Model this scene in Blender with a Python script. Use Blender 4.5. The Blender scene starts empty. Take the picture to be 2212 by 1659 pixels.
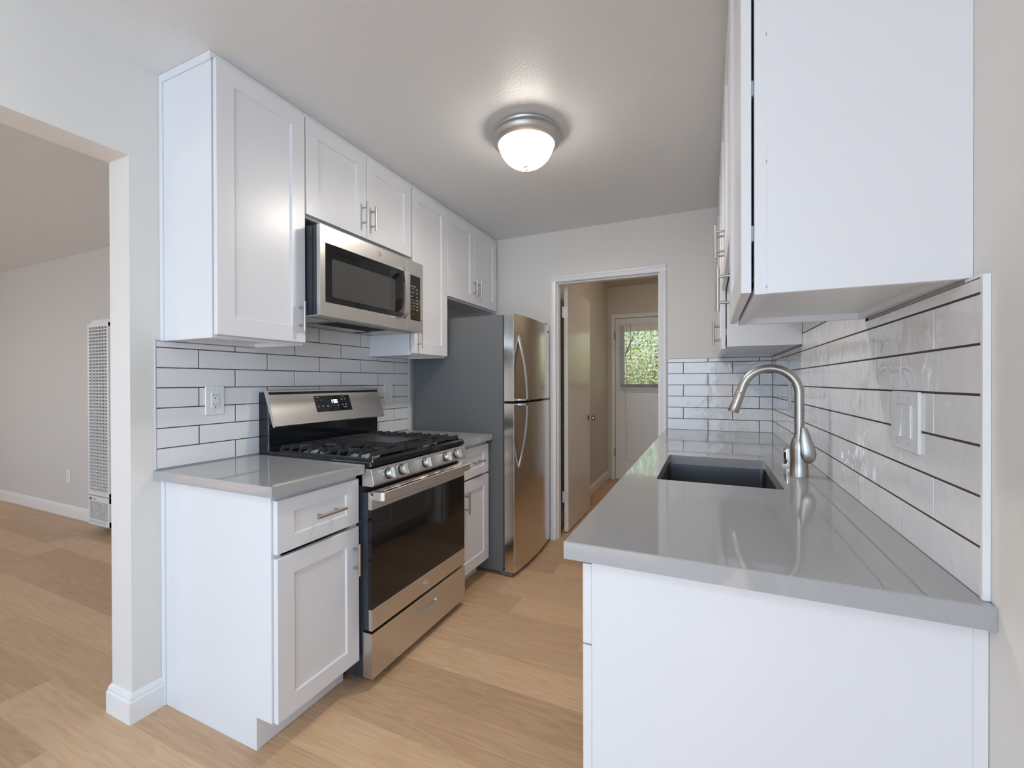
import bpy, bmesh, math, random
from mathutils import Vector, Matrix
random.seed(7)
C = bpy.context.scene.collection
PI = math.pi

# ------------------------------------------------------------------ camera
cam = bpy.data.cameras.new('camera'); cam_o = bpy.data.objects.new('camera', cam); C.objects.link(cam_o)
yaw, pitch, roll = .4234, -.0039, -.0027
fw = Vector((-math.sin(yaw)*math.cos(pitch), math.cos(yaw)*math.cos(pitch), math.sin(pitch)))
rt = Vector((math.cos(yaw), math.sin(yaw), 0)); up = rt.cross(fw)
r2 = math.cos(roll)*rt+math.sin(roll)*up; u2 = -math.sin(roll)*rt+math.cos(roll)*up
M = Matrix((r2, u2, -fw)).transposed().to_4x4(); M.translation = Vector((1.9319, -.0342, 1.2484))
cam_o.matrix_world = M
cam.sensor_width = 36; cam.lens = 940.17/2212*36; cam.clip_start = .02
bpy.context.scene.camera = cam_o
# ------------------------------------------------------------------ world, sun, area lights, exposure
w = bpy.data.worlds.new('world'); bpy.context.scene.world = w; w.use_nodes = True
nt = w.node_tree; bg = nt.nodes['Background']
sky = nt.nodes.new('ShaderNodeTexSky'); sky.sky_type = 'NISHITA'; sky.sun_disc = False
sky.sun_elevation = math.radians(48); sky.sun_rotation = math.radians(60); sky.dust_density = 3
nt.links.new(sky.outputs[0], bg.inputs[0]); bg.inputs[1].default_value = .17
sun = bpy.data.lights.new('sun', 'SUN'); sun.energy = 4.5; sun.angle = .02; sun.color = (1, .95, .86)
so = bpy.data.objects.new('sun', sun); C.objects.link(so); so.rotation_euler = (math.radians(-38), math.radians(14), 0)
so.rotation_euler = Vector((-.25, .72, -.9)).to_track_quat('-Z', 'Y').to_euler()
def area(name, loc, rot, sx, sy, power, col):
    l = bpy.data.lights.new(name, 'AREA'); l.shape = 'RECTANGLE'; l.size = sx; l.size_y = sy; l.energy = power; l.color = col
    o = bpy.data.objects.new(name, l); C.objects.link(o); o.location = loc; o.rotation_euler = rot
    return o
RWX = 2.3215
# area lamps as daylight outside unseen windows; the two side ones are added fill
area('daylight_dining_window', (1.15, -3.14, 1.08), (PI/2, 0, 0), 2.1, 2.0, 34, (.52, .735, 1))
area('side_fill_dining', (RWX+.16, -1.75, 1.35), (PI/2, 0, PI/2), 1.5, 1.5, 31, (.53, .745, 1))  # added lamp, side light for the left wall, header and ceiling
area('daylight_living_window', (-3.3, -3.14, 1.45), (PI/2, 0, 0), 2.3, 1.4, 19, (.90, .94, 1))
area('side_fill_living', (-6.24, -.6, 1.45), (PI/2, 0, -PI/2), 2.4, 1.4, 12, (.90, .94, 1))  # added lamp, sends sideways light through the opening to the right wall
vs = bpy.context.scene.view_settings
vs.view_transform = 'Standard'; vs.look = 'None'; vs.gamma = 1; vs.use_curve_mapping = False; vs.exposure = .97
cy = bpy.context.scene.cycles; cy.max_bounces = 14; cy.diffuse_bounces = 8; cy.glossy_bounces = 6; cy.sample_clamp_indirect = 6

# ------------------------------------------------------------------ materials
def srgb(r, g, b):
    f = lambda c: (c/255/12.92) if c/255 <= .04045 else ((c/255+.055)/1.055)**2.4
    return (f(r), f(g), f(b), 1)
def mat(name, col, rough=.5, metal=0, bump=None, spec=.5, emit=None, coat=0, aniso=0):
    m = bpy.data.materials.new(name); m.use_nodes = True; n = m.node_tree; b = n.nodes['Principled BSDF']
    b.inputs['Base Color'].default_value = col if len(col) == 4 else (*col, 1)
    b.inputs['Roughness'].default_value = rough; b.inputs['Metallic'].default_value = metal
    b.inputs['Specular IOR Level'].default_value = spec; b.inputs['Coat Weight'].default_value = coat
    b.inputs['Anisotropic'].default_value = aniso
    if emit: b.inputs['Emission Color'].default_value = (*emit[0], 1); b.inputs['Emission Strength'].default_value = emit[1]
    if bump:
        sc, st, dist = bump[:3]
        tc = n.nodes.new('ShaderNodeTexCoord'); mp = n.nodes.new('ShaderNodeMapping'); no = n.nodes.new('ShaderNodeTexNoise'); bu = n.nodes.new('ShaderNodeBump')
        if len(bump) > 3: mp.inputs['Scale'].default_value = bump[3]
        no.inputs['Scale'].default_value = sc; no.inputs['Detail'].default_value = bump[4] if len(bump) > 4 else 3
        bu.inputs['Strength'].default_value = st; bu.inputs['Distance'].default_value = dist
        n.links.new(tc.outputs['Object'], mp.inputs[0]); n.links.new(mp.outputs[0], no.inputs[0])
        n.links.new(no.outputs[0], bu.inputs['Height']); n.links.new(bu.outputs[0], b.inputs['Normal'])
    return m
def bsdf(m): return m.node_tree.nodes['Principled BSDF']
def noise_color(m, sc, c1, c2, stretch=(1, 1, 1), lo=.3, hi=.7, detail=4):
    n = m.node_tree; tc = n.nodes.new('ShaderNodeTexCoord'); mp = n.nodes.new('ShaderNodeMapping'); mp.inputs['Scale'].default_value = stretch
    no = n.nodes.new('ShaderNodeTexNoise'); no.inputs['Scale'].default_value = sc; no.inputs['Detail'].default_value = detail
    r = n.nodes.new('ShaderNodeValToRGB'); r.color_ramp.elements[0].position = lo; r.color_ramp.elements[1].position = hi
    r.color_ramp.elements[0].color = c1; r.color_ramp.elements[1].color = c2
    n.links.new(tc.outputs['Object'], mp.inputs[0]); n.links.new(mp.outputs[0], no.inputs[0]); n.links.new(no.outputs[0], r.inputs[0])
    n.links.new(r.outputs[0], bsdf(m).inputs['Base Color'])
M_cab = mat('cabinet_white_lacquer', (.76, .76, .775), .30, bump=(260, .02, .0006))
M_trim = mat('trim_white_gloss', (.80, .79, .775), .28)
M_wall = mat('wall_greige_orange_peel', (.73, .70, .655), .62, bump=(150, .22, .0022))
M_ceil = mat('ceiling_greige_texture', (.735, .74, .735), .34, bump=(105, .42, .003))
M_lwall = mat('living_wall_greige', (.62, .60, .57), .55, bump=(150, .25, .0022))
M_hall = mat('hall_wall_beige', (.60, .55, .48), .5, bump=(150, .2, .002))
M_quartz = mat('grey_quartz', (.33, .33, .34), .05, spec=.85)
noise_color(M_quartz, 900, (.33, .33, .335, 1), (.41, .41, .415, 1), lo=.36, hi=.55, detail=2)
M_grout = mat('brown_grout', srgb(78, 58, 54), .8)
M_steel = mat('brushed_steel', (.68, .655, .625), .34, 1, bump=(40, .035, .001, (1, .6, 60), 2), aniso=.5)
M_steelv = mat('fridge_steel', (.70, .665, .63), .17, 1, bump=(40, .02, .001, (60, 60, .6), 2))
M_nickel = mat('brushed_nickel', (.50, .465, .43), .30, 1)
M_ring = mat('satin_nickel_ring', (.56, .53, .50), .42, 1)
M_chrome = mat('chrome', (.80, .80, .81), .08, 1)
M_bglass = mat('black_glass', (.006, .006, .007), .035, spec=.6)
M_enamel = mat('black_enamel', (.010, .011, .013), .10)
M_black = mat('black_plastic', (.018, .019, .022), .38)
M_bside = mat('blue_black_painted_steel', (.030, .036, .045), .3)
M_iron = mat('cast_iron', (.022, .023, .025), .48, bump=(400, .2, .0006))
M_griddle = mat('griddle_coated', (.03, .03, .031), .33)
M_fside = mat('charcoal_textured_fridge_side', (.125, .128, .128), .42, bump=(500, .2, .0008))
M_gray = mat('grey_painted_metal', (.40, .40, .405), .45)
M_lgray = mat('light_grey_metal', (.58, .58, .58), .4)
M_plastic = mat('white_plastic', (.80, .80, .80), .3)
M_dark = mat('dark_gap', (.01, .01, .01), .8)
M_gasket = mat('gasket_grey', (.05, .05, .055), .6)
M_ink = mat('pale_print', (.55, .55, .55), .6)
M_digit = mat('lit_digits', (.8, .8, .8), .4, emit=((.92, .97, 1), 1.6))
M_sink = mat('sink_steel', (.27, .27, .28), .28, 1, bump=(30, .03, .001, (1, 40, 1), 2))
M_knobd = mat('aged_nickel', (.42, .38, .33), .22, 1)
M_brass = mat('aged_brass', (.32, .24, .14), .35, 1)
M_heater = mat('heater_enamel', (.74, .73, .71), .35)
M_domeg = mat('frosted_lit_glass', (.9, .9, .88), .3, emit=((1, .92, .82), 9))
M_door = mat('door_semigloss', (.70, .655, .59), .17)
M_leaf = mat('leaf_green', (.20, .34, .10), .4)
M_leaf2 = mat('leaf_light_green', (.42, .55, .28), .3)
M_bark = mat('bark', (.12, .08, .05), .9)
M_ground = mat('garden_soil', (.16, .13, .09), .9)
M_porch = mat('porch_white', (.75, .74, .73), .5)
for m_ in (M_leaf, M_leaf2):
    bsdf(m_).inputs['Transmission Weight'].default_value = 0
# glossy hand-made tiles: wavy surface
M_tile = mat('glossy_white_tile', (.79, .785, .79), .04, coat=0)
n = M_tile.node_tree; tc = n.nodes.new('ShaderNodeTexCoord')
no1 = n.nodes.new('ShaderNodeTexNoise'); no1.inputs['Scale'].default_value = 19; no1.inputs['Detail'].default_value = 1.8; no1.inputs['Distortion'].default_value = .4
no2 = n.nodes.new('ShaderNodeTexNoise'); no2.inputs['Scale'].default_value = 6; no2.inputs['Detail'].default_value = 1
ad = n.nodes.new('ShaderNodeMath'); ad.operation = 'MULTIPLY_ADD'; ad.inputs[1].default_value = 2.2
bu = n.nodes.new('ShaderNodeBump'); bu.inputs['Strength'].default_value = .62; bu.inputs['Distance'].default_value = .0034
n.links.new(tc.outputs['Object'], no1.inputs[0]); n.links.new(tc.outputs['Object'], no2.inputs[0])
n.links.new(no2.outputs[0], ad.inputs[0]); n.links.new(no1.outputs[0], ad.inputs[2]); n.links.new(ad.outputs[0], bu.inputs['Height'])
n.links.new(bu.outputs[0], bsdf(M_tile).inputs['Normal'])
M_tileL = mat('satin_white_tile', (.78, .775, .78), .10, bump=(14, .10, .0012))
# clear glass
M_glass = mat('window_glass', (1, 1, 1), 0); bsdf(M_glass).inputs['Transmission Weight'].default_value = 1; bsdf(M_glass).inputs['IOR'].default_value = 1.02
# blinds
M_blind = mat('vinyl_blind', (.74, .72, .68), .45)
# wood planks: rows of .183 m along x, boards 1.22 m long
def plank_material():
    m = bpy.data.materials.new('oak_planks'); m.use_nodes = True; n = m.node_tree; b = bsdf(m); L = n.links.new
    def N(t, **k):
        x = n.nodes.new(t)
        for a, v in k.items(): setattr(x, a, v)
        return x
    def mth(op, a, b_=None, c=None):
        x = N('ShaderNodeMath', operation=op)
        for i, v in enumerate((a, b_, c)):
            if v is None: continue
            if isinstance(v, (int, float)): x.inputs[i].default_value = v
            else: L(v, x.inputs[i])
        return x.outputs[0]
    tc = N('ShaderNodeTexCoord'); sp = N('ShaderNodeSeparateXYZ'); L(tc.outputs['Object'], sp.inputs[0])
    yy = mth('MULTIPLY_ADD', sp.outputs[1], 1/.181, 200.36); row = mth('FLOOR', yy); fy = mth('FRACT', yy)
    wn = N('ShaderNodeTexWhiteNoise', noise_dimensions='1D'); L(row, wn.inputs['W'])
    xx = mth('ADD', mth('MULTIPLY_ADD', sp.outputs[0], 1/1.22, 50), mth('MULTIPLY', wn.outputs[0], 7.3)); col = mth('FLOOR', xx); fx = mth('FRACT', xx)
    cb = N('ShaderNodeCombineXYZ'); L(row, cb.inputs[0]); L(col, cb.inputs[1])
    w2 = N('ShaderNodeTexWhiteNoise', noise_dimensions='2D'); L(cb.outputs[0], w2.inputs['Vector'])
    # grain coordinates, shifted per board
    g = N('ShaderNodeCombineXYZ'); L(mth('MULTIPLY', sp.outputs[0], 1.1), g.inputs[0]); L(mth('MULTIPLY', sp.outputs[1], 9), g.inputs[1]); L(mth('MULTIPLY', w2.outputs[0], 37), g.inputs[2])
    n1 = N('ShaderNodeTexNoise'); n1.inputs['Scale'].default_value = 1.5; n1.inputs['Detail'].default_value = 3; n1.inputs['Distortion'].default_value = .8; L(g.outputs[0], n1.inputs[0])
    wv = N('ShaderNodeMath', operation='SINE'); L(mth('MULTIPLY', n1.outputs[0], 42), wv.inputs[0])
    g2 = N('ShaderNodeCombineXYZ'); L(mth('MULTIPLY', sp.outputs[0], 5), g2.inputs[0]); L(mth('MULTIPLY', sp.outputs[1], 130), g2.inputs[1]); L(mth('MULTIPLY', w2.outputs[0], 91), g2.inputs[2])
    n2 = N('ShaderNodeTexNoise'); n2.inputs['Scale'].default_value = 1; n2.inputs['Detail'].default_value = 3; L(g2.outputs[0], n2.inputs[0])
    fac = mth('ADD', mth('MULTIPLY_ADD', w2.outputs[0], .36, .03), mth('ADD', mth('MULTIPLY', wv.outputs[0], .055), mth('MULTIPLY', n2.outputs[0], .46)))
    rp = N('ShaderNodeValToRGB'); e = rp.color_ramp.elements
    e[0].position = .12; e[0].color = (.43, .262, .142, 1); e[1].position = .78; e[1].color = (.74, .50, .305, 1)
    L(fac, rp.inputs[0])
    ed = mth('MINIMUM', mth('MINIMUM', fy, mth('SUBTRACT', 1, fy)), mth('MULTIPLY', mth('MINIMUM', fx, mth('SUBTRACT', 1, fx)), 6.7))
    sm = mth('MINIMUM', mth('MULTIPLY_ADD', ed, 18, .88), 1)
    mx = N('ShaderNodeMix', data_type='RGBA', blend_type='MULTIPLY'); mx.inputs['Factor'].default_value = 1
    L(rp.outputs[0], mx.inputs['A']); cc = N('ShaderNodeCombineColor'); [L(sm, cc.inputs[i]) for i in range(3)]; L(cc.outputs[0], mx.inputs['B'])
    L(mx.outputs['Result'], b.inputs['Base Color']); b.inputs['Roughness'].default_value = .42
    bu = N('ShaderNodeBump'); bu.inputs['Strength'].default_value = .08; bu.inputs['Distance'].default_value = .001; L(n2.outputs[0], bu.inputs['Height']); L(bu.outputs[0], b.inputs['Normal'])
    return m
M_floor = plank_material()

# ------------------------------------------------------------------ mesh helpers (all shapes in world coordinates)
def box(bm, x0, x1, y0, y1, z0, z1, bev=0, mi=0, seg=1):
    if x0 > x1: x0, x1 = x1, x0
    if y0 > y1: y0, y1 = y1, y0
    if z0 > z1: z0, z1 = z1, z0
    v = [bm.verts.new(p) for p in ((x0, y0, z0), (x1, y0, z0), (x1, y1, z0), (x0, y1, z0), (x0, y0, z1), (x1, y0, z1), (x1, y1, z1), (x0, y1, z1))]
    fs = [bm.faces.new([v[i] for i in f]) for f in ((3, 2, 1, 0), (4, 5, 6, 7), (0, 1, 5, 4), (1, 2, 6, 5), (2, 3, 7, 6), (3, 0, 4, 7))]
    for f in fs: f.material_index = mi
    if bev:
        es = list({e for f in fs for e in f.edges})
        r = bmesh.ops.bevel(bm, geom=es, offset=bev, segments=seg, profile=.5, affect='EDGES')
        for f in r['faces']: f.material_index = mi
def prism(bm, pts, axis, a0, a1, mi=0, smooth=False, bev=0):
    """closed 2-D outline pts extruded along axis from a0 to a1; pts are the other two coordinates in xyz order"""
    def P(p, a): return {'x': (a, p[0], p[1]), 'y': (p[0], a, p[1]), 'z': (p[0], p[1], a)}[axis]
    A = [bm.verts.new(P(p, a0)) for p in pts]; B = [bm.verts.new(P(p, a1)) for p in pts]; k = len(pts); fs = []
    fs.append(bm.faces.new(A)); fs.append(bm.faces.new(list(reversed(B))))
    for i in range(k):
        f = bm.faces.new((A[i], B[i], B[(i+1) % k], A[(i+1) % k])); f.smooth = smooth; fs.append(f)
    for f in fs: f.material_index = mi
    bmesh.ops.recalc_face_normals(bm, faces=fs)
    if bev: bmesh.ops.bevel(bm, geom=list({e for f in fs[:2] for e in f.edges}), offset=bev, segments=1, affect='EDGES')
def tube(bm, path, rad, seg=16, mi=0, cap=True, flat=None):
    """round tube along a list of points; rad is a number or one per point; flat scales the cross-section (a, b)"""
    path = [Vector(p) for p in path]; k = len(path); rings = []
    rads = rad if isinstance(rad, (list, tuple)) else [rad]*k
    t0 = (path[1]-path[0]).normalized(); ref = Vector((0, 0, 1)) if abs(t0.z) < .9 else Vector((1, 0, 0))
    nrm = (ref-t0*ref.dot(t0)).normalized()
    for i, p in enumerate(path):
        t = (path[min(i+1, k-1)]-path[max(i-1, 0)]).normalized()
        nrm = (nrm-t*nrm.dot(t)).normalized(); bn = t.cross(nrm)
        fa, fb = flat or (1, 1)
        rings.append([bm.verts.new(p+rads[i]*(fa*math.cos(2*PI*j/seg)*nrm+fb*math.sin(2*PI*j/seg)*bn)) for j in range(seg)])
    for a, b in zip(rings, rings[1:]):
        for j in range(seg):
            f = bm.faces.new((a[j], a[(j+1) % seg], b[(j+1) % seg], b[j])); f.smooth = True; f.material_index = mi
    if cap:
        f = bm.faces.new(list(reversed(rings[0]))); f.material_index = mi; f = bm.faces.new(rings[-1]); f.material_index = mi
def lathe(bm, c, prof, seg=48, axis='z', mi=0):
    """prof: (radius, height) pairs around point c along axis"""
    c = Vector(c); rings = []
    for r, h in prof:
        ring = []
        for j in range(seg):
            a = 2*PI*j/seg; u, v = r*math.cos(a), r*math.sin(a)
            ring.append(bm.verts.new(c+Vector({'z': (u, v, h), 'x': (h, u, v), 'y': (v, h, u)}[axis])))
        rings.append(ring)
    for a, b in zip(rings, rings[1:]):
        for j in range(seg):
            f = bm.faces.new((a[j], a[(j+1) % seg], b[(j+1) % seg], b[j])); f.smooth = True; f.material_index = mi
    for r_, rev in ((rings[0], True), (rings[-1], False)):
        if (prof[0] if rev else prof[-1])[0] > 1e-5:
            f = bm.faces.new(list(reversed(r_)) if rev else r_); f.material_index = mi
ORI = {}
def finish_each(name, bm, mats, parent):
    """every loose piece of bm becomes a part of its own"""
    left = set(bm.faces); out = []
    while left:
        st = [left.pop()]; isl = set(st)
        while st:
            f = st.pop()
            for v in f.verts:
                for g in v.link_faces:
                    if g in left: left.discard(g); isl.add(g); st.append(g)
        b2 = bmesh.new(); vm = {}
        for f in isl:
            for v in f.verts:
                if v not in vm: vm[v] = b2.verts.new(v.co)
            g = b2.faces.new([vm[v] for v in f.verts]); g.material_index = f.material_index; g.smooth = f.smooth
        out.append(finish(name, b2, mats, parent))
    bm.free(); return out
def finish(name, bm, mats, parent=None, loc=None):
    o0 = Vector(ORI[parent.name]) if parent else Vector(loc or (0, 0, 0))
    for v in bm.verts: v.co -= o0
    bmesh.ops.recalc_face_normals(bm, faces=bm.faces[:])
    for e in bm.edges:
        if len(e.link_faces) == 2 and e.calc_face_angle(0) > .6: e.smooth = False
    me = bpy.data.meshes.new(name); bm.to_mesh(me); bm.free()
    for m in (mats if isinstance(mats, (list, tuple)) else [mats]): me.materials.append(m)
    o = bpy.data.objects.new(name, me); C.objects.link(o)
    if parent: o.parent = parent; ORI[o.name] = tuple(o0)
    else: o.location = o0; ORI[o.name] = tuple(o0)
    return o
def tag(o, label, cat, group=None):
    o['label'] = label; o['category'] = cat
    if group: o['group'] = group
    return o
def thing(name, label, cat, loc, group=None):
    o = bpy.data.objects.new(name, None); o.empty_display_size = .1; C.objects.link(o); o.location = loc; ORI[o.name] = tuple(loc)
    return tag(o, label, cat, group)
def struct(name, bm, mats, loc=None, parent=None):
    o = finish(name, bm, mats, parent, loc)
    if not parent: o['kind'] = 'structure'
    return o
def B(): return bmesh.new()
def boxo(name, parent, m, *a, **k):
    bm = B(); box(bm, *a, **k); return finish(name, bm, m, parent)

# ------------------------------------------------------------------ the room
H = 2.4384; R = 2.3135; D = 3.249; RW = R+.0080; YL = 1.98; YB = -3.0
bm = B(); box(bm, -6.2, 2.6, -3.2, 5.9, -.06, 0); struct('floor', bm, M_floor)
bm = B(); box(bm, -.139, RW+.12, YB-.12, D+.0, H, H+.1); struct('ceiling_kitchen', bm, M_ceil)
bm = B(); box(bm, -6.1, -.139, YB-.12, YL+.1, H, H+.1); struct('ceiling_living', bm, M_ceil)
bm = B(); box(bm, .6, 2.1, D, 5.8, 2.47, 2.57); struct('ceiling_hall', bm, M_hall)
# left wall: solid part behind the cabinets, header over the opening, solid part near the back
WX0, WX1 = -.139, -.004
bm = B()
prism(bm, [(.847, 0), (D+.12, 0), (D+.12, H), (YB, H), (YB, 0), (-2.7, 0), (-2.7, 2.085), (.847, 2.085)], 'x', WX0, WX1)
bmesh.ops.triangulate(bm, faces=[f for f in bm.faces if len(f.verts) > 4])
struct('wall_left', bm, M_wall)
bm = B(); prism(bm, [(-1.0, 0), (D+.12, 0), (D+.12, H), (-1.0, H)], 'x', RW, RW+.12); prism(bm, [(YB-.12, 0), (-2.5, 0), (-2.5, H), (YB-.12, H)], 'x', RW, RW+.12)
box(bm, RW, RW+.12, -2.5, -1.0, 0, .6); box(bm, RW, RW+.12, -2.5, -1.0, 2.1, H); struct('wall_right', bm, M_wall)
bm = B()
for a in (-2.5, -1.05, -1.775): box(bm, RW+.04, RW+.09, a, a+.05, .6, 2.1)
for a in (.6, 2.05): box(bm, RW+.04, RW+.09, -2.5, -1.0, a, a+.05)
struct('window_4', bm, M_trim)  # unseen window made up for the dining side fill lamp
# far wall with the doorway
bm = B(); prism(bm, [(WX0, 0), (.815, 0), (.815, 2.056), (1.630, 2.056), (1.630, 0), (RW+.1, 0), (RW+.1, 2.47), (WX0, 2.47)], 'y', D, D+.12)
bmesh.ops.triangulate(bm, faces=[f for f in bm.faces if len(f.verts) > 4]); struct('wall_far', bm, M_wall)
# back wall behind the camera, two window openings
def wall_with_holes(bm, axis, a0, a1, u0, u1, z0, z1, holes):
    us = sorted({u0, u1, *[h[0] for h in holes], *[h[1] for h in holes]}); zs = sorted({z0, z1, *[h[2] for h in holes], *[h[3] for h in holes]})
    for i in range(len(us)-1):
        for j in range(len(zs)-1):
            cu, cz = (us[i]+us[i+1])/2, (zs[j]+zs[j+1])/2
            if any(h[0] < cu < h[1] and h[2] < cz < h[3] for h in holes): continue
            if axis == 'y': box(bm, us[i], us[i+1], a0, a1, zs[j], zs[j+1])
            else: box(bm, a0, a1, us[i], us[i+1], zs[j], zs[j+1])
W1 = (.1, 2.2, .04, 2.12); W2 = (-4.45, -2.15, .75, 2.15)
bm = B(); wall_with_holes(bm, 'y', YB-.12, YB, -6.1, RW+.12, 0, H, [W1, W2]); struct('wall_back', bm, M_wall)
for i, h in enumerate((W1, W2)):
    bm = B(); mid = (h[0]+h[1])/2
    for a in (h[0], h[1]-.05, mid-.025): box(bm, a, a+.05, YB-.09, YB-.04, h[2], h[3])
    for a in (h[2], h[3]-.05): box(bm, h[0], h[1], YB-.09, YB-.04, a, a+.05)
    wo = struct(f'window_{i+1}', bm, M_trim)
    bm = B(); box(bm, h[0]-.06, h[1]+.06, YB-.01, YB+.03, h[2]-.03, h[2]); struct('window_sill', bm, M_trim, parent=wo)
bm = B(); box(bm, -6.1, WX0, YL, YL+.12, 0, H); struct('wall_living_far', bm, M_lwall)
bm = B(); wall_with_holes(bm, 'x', -6.22, -6.1, YB-.12, YL+.12, 0, H, [(-1.8, .6, .75, 2.15)]); struct('wall_living_left', bm, M_lwall)
bm = B()
for a in (-1.8, .55, -.625): box(bm, -6.19, -6.14, a, a+.05, .75, 2.15)
for a in (.75, 2.10): box(bm, -6.19, -6.14, -1.8, .6, a, a+.05)
struct('window_3', bm, M_trim)  # unseen window made up for the living room side fill lamp
HX = .745
bm = B(); box(bm, HX-.1, HX, D+.12, 5.73, 0, 2.47); struct('wall_hall_left', bm, M_hall)
bm = B(); box(bm, 1.95, 2.05, D+.12, 5.73, 0, 2.47); struct('wall_hall_right', bm, M_hall)
YH = 5.611
bm = B(); wall_with_holes(bm, 'y', YH, YH+.12, HX-.1, 2.05, 0, 2.47, [(.84, 1.62, 0, 2.062)]); struct('wall_hall_far', bm, M_hall)

# baseboards: profile swept along straight runs
def baseboard(name, runs, corners=()):
    """runs: (x0,y0,x1,y1,nx,ny) floor line of the wall face and the direction into the room"""
    bm = B()
    prof = [(0, 0), (.014, 0), (.014, .078), (.010, .084), (.010, .092), (.005, .104), (0, .108)]
    for x0, y0, x1, y1, nx, ny in runs:
        if ny == 0: prism(bm, [(x0+nx*a, z) for a, z in prof], 'y', y0, y1)
        else: prism(bm, [(y0+ny*a, z) for a, z in prof], 'x', x0, x1)
    if corners:
        for cx, cy_, sx in corners:
            for (a, z), (b, z2) in zip(prof[1:], prof[2:]):
                pass
            rings = [[bm.verts.new(p) for p in ((cx, cy_, z), (cx+sx*a, cy_, z), (cx+sx*a, cy_-a, z), (cx, cy_-a, z))] for a, z in prof[1:-1]+[(.0005, .108)]]
            for a, b in zip(rings, rings[1:]):
                for j in range(4): bm.faces.new((a[j], a[(j+1) % 4], b[(j+1) % 4], b[j]))
            bm.faces.new(rings[-1])
    return struct(name, bm, M_trim)
baseboard('baseboard_left', [(WX1, .847, 0, .942, 1, 0), (WX0, .847, WX1, .847, 0, -1), (WX0, .847, 0, YL, -1, 0)], [(WX1, .847, 1), (WX0, .847, -1)])
baseboard('baseboard_living', [(-6.1, YL, -2.87, YL, 0, -1), (-2.5, YL, WX0, YL, 0, -1)])
baseboard('baseboard_hall', [(HX, D+.16, 0, YH, 1, 0)])
baseboard('baseboard_right', [(RW, YB, 0, .86, -1, 0)])
baseboard('baseboard_back', [(-6.1, YB, RW, YB, 0, 1)])
# doorway casing with stepped profile and jamb
def casing(name, x0, x1, zt, y, wd, dirn, m, parent=None):
    bm = B(); pr = [(0, 0), (0, .012), (.008, .016), (wd*.45, .016), (wd*.5, .012), (wd-.012, .009), (wd, .006), (wd, 0)]
    # pr: (distance inward from outer edge, projection)
    prism(bm, [(x0+a, y+dirn*b) for a, b in pr], 'z', 0, zt-wd)
    prism(bm, [(x1-a, y+dirn*b) for a, b in pr], 'z', 0, zt-wd)
    prism(bm, [(y+dirn*b, zt-a) for a, b in pr], 'x', x0, x1)
    return struct(name, bm, m, parent=parent)
casing('trim_1', .786, 1.662, 2.089, D, .048, -1, M_trim)
bm = B()
for x0, x1 in ((.815, .833), (1.612, 1.630)): box(bm, x0, x1, D-.002, D+.122, 0, 2.038)
box(bm, .815, 1.630, D-.002, D+.122, 2.038, 2.056)
for x0, x1 in ((.833, .843), (1.602, 1.612)): box(bm, x0, x1, D+.035, D+.082, 0, 2.028)
box(bm, .833, 1.612, D+.035, D+.082, 2.028, 2.038)
struct('trim_2', bm, M_trim)
casing('trim_3', .795, 1.665, 2.115, YH, .047, -1, M_trim)

# open interior door in the doorway
bm = B(); box(bm, .845, .879, 3.425, 4.155, .012, 2.035, bev=.0015); d1 = struct('door_1', bm, M_door)
bm = B(); lathe(bm, (.879, 4.085, .905), [(.0, 0), (.030, 0), (.030, .003), (.022, .008), (.010, .012), (.009, .03), (.022, .038), (.027, .05), (.024, .062), (.012, .068), (0, .069)], 32, 'x'); finish('door_knob', bm, M_knobd, d1)
for z in (1.78, .255):
    bm = B(); box(bm, .851, .877, 3.4225, 3.4255, z, z+.09); tube(bm, [(.838, 3.414, z), (.838, 3.414, z+.09)], .006, 12); box(bm, .838, .852, 3.418, 3.4225, z, z+.09)
    if z > 1:
        for q in (.015, .045, .075): tube(bm, [(.866, 3.4215, z+q), (.866, 3.4235, z+q)], .003, 10, mi=1)
    finish('hinge', bm, [M_plastic if z > 1 else M_lgray, M_dark], d1)

# exterior door at the end of the hall, with a window and a blind
bm = B(); WX = (.955, 1.52, 1.225, 1.965)
x0, x1, y0, y1 = .845, 1.615, YH+.012, YH+.055
wall_with_holes(bm, 'y', y0, y1, x0, x1, .005, 2.055, [WX])
prism(bm, [(y0, .242), (y0-.010, .25), (y0-.010, .262), (y0, .268)], 'x', .989, 1.474)
prism(bm, [(y0, 1.137), (y0-.010, 1.13), (y0-.010, 1.118), (y0, 1.11)], 'x', .989, 1.474)
for xx in (.963, 1.474): prism(bm, [(xx, y0), (xx+.008, y0-.010), (xx+.018, y0-.010), (xx+.026, y0)], 'z', .242, 1.137)
d2 = struct('door_2', bm, M_trim)
bm = B(); box(bm, WX[0], WX[1], YH+.03, YH+.036, WX[2], WX[3]); finish('window_pane', bm, M_glass, d2)
for z in (1.79, .29):
    bm = B(); tube(bm, [(.838, YH-.004, z), (.838, YH-.004, z+.10)], .007, 10); finish('hinge', bm, M_brass, d2)
bm = B(); lathe(bm, (1.555, YH+.012, .95), [(0, 0), (.03, 0), (.03, -.004), (.01, -.01), (.01, -.035), (.026, -.045), (.026, -.06), (0, -.066)], 24, 'y'); finish('door_knob', bm, M_brass, d2)
bl = thing('window_blind', 'off-white horizontal slat blind over the window of the exterior hall door', 'blind', (1.235, YH-.03, 1.985))
bx0, bx1 = .912, 1.56; yb = YH-.022
boxo('headrail', bl, M_blind, bx0, bx1, yb-.014, yb+.022, 1.960, 1.990, bev=.002)
bm = B(); z = 1.945
while z > 1.235:
    prism(bm, [(yb-.011, z-.0045), (yb, z), (yb+.013, z+.002), (yb+.013, z+.0032), (yb, z+.0016), (yb-.011, z-.0030)], 'x', bx0, bx1); z -= .0172
sl = finish('slats', bm, M_blind, bl)
bm = B()
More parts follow.
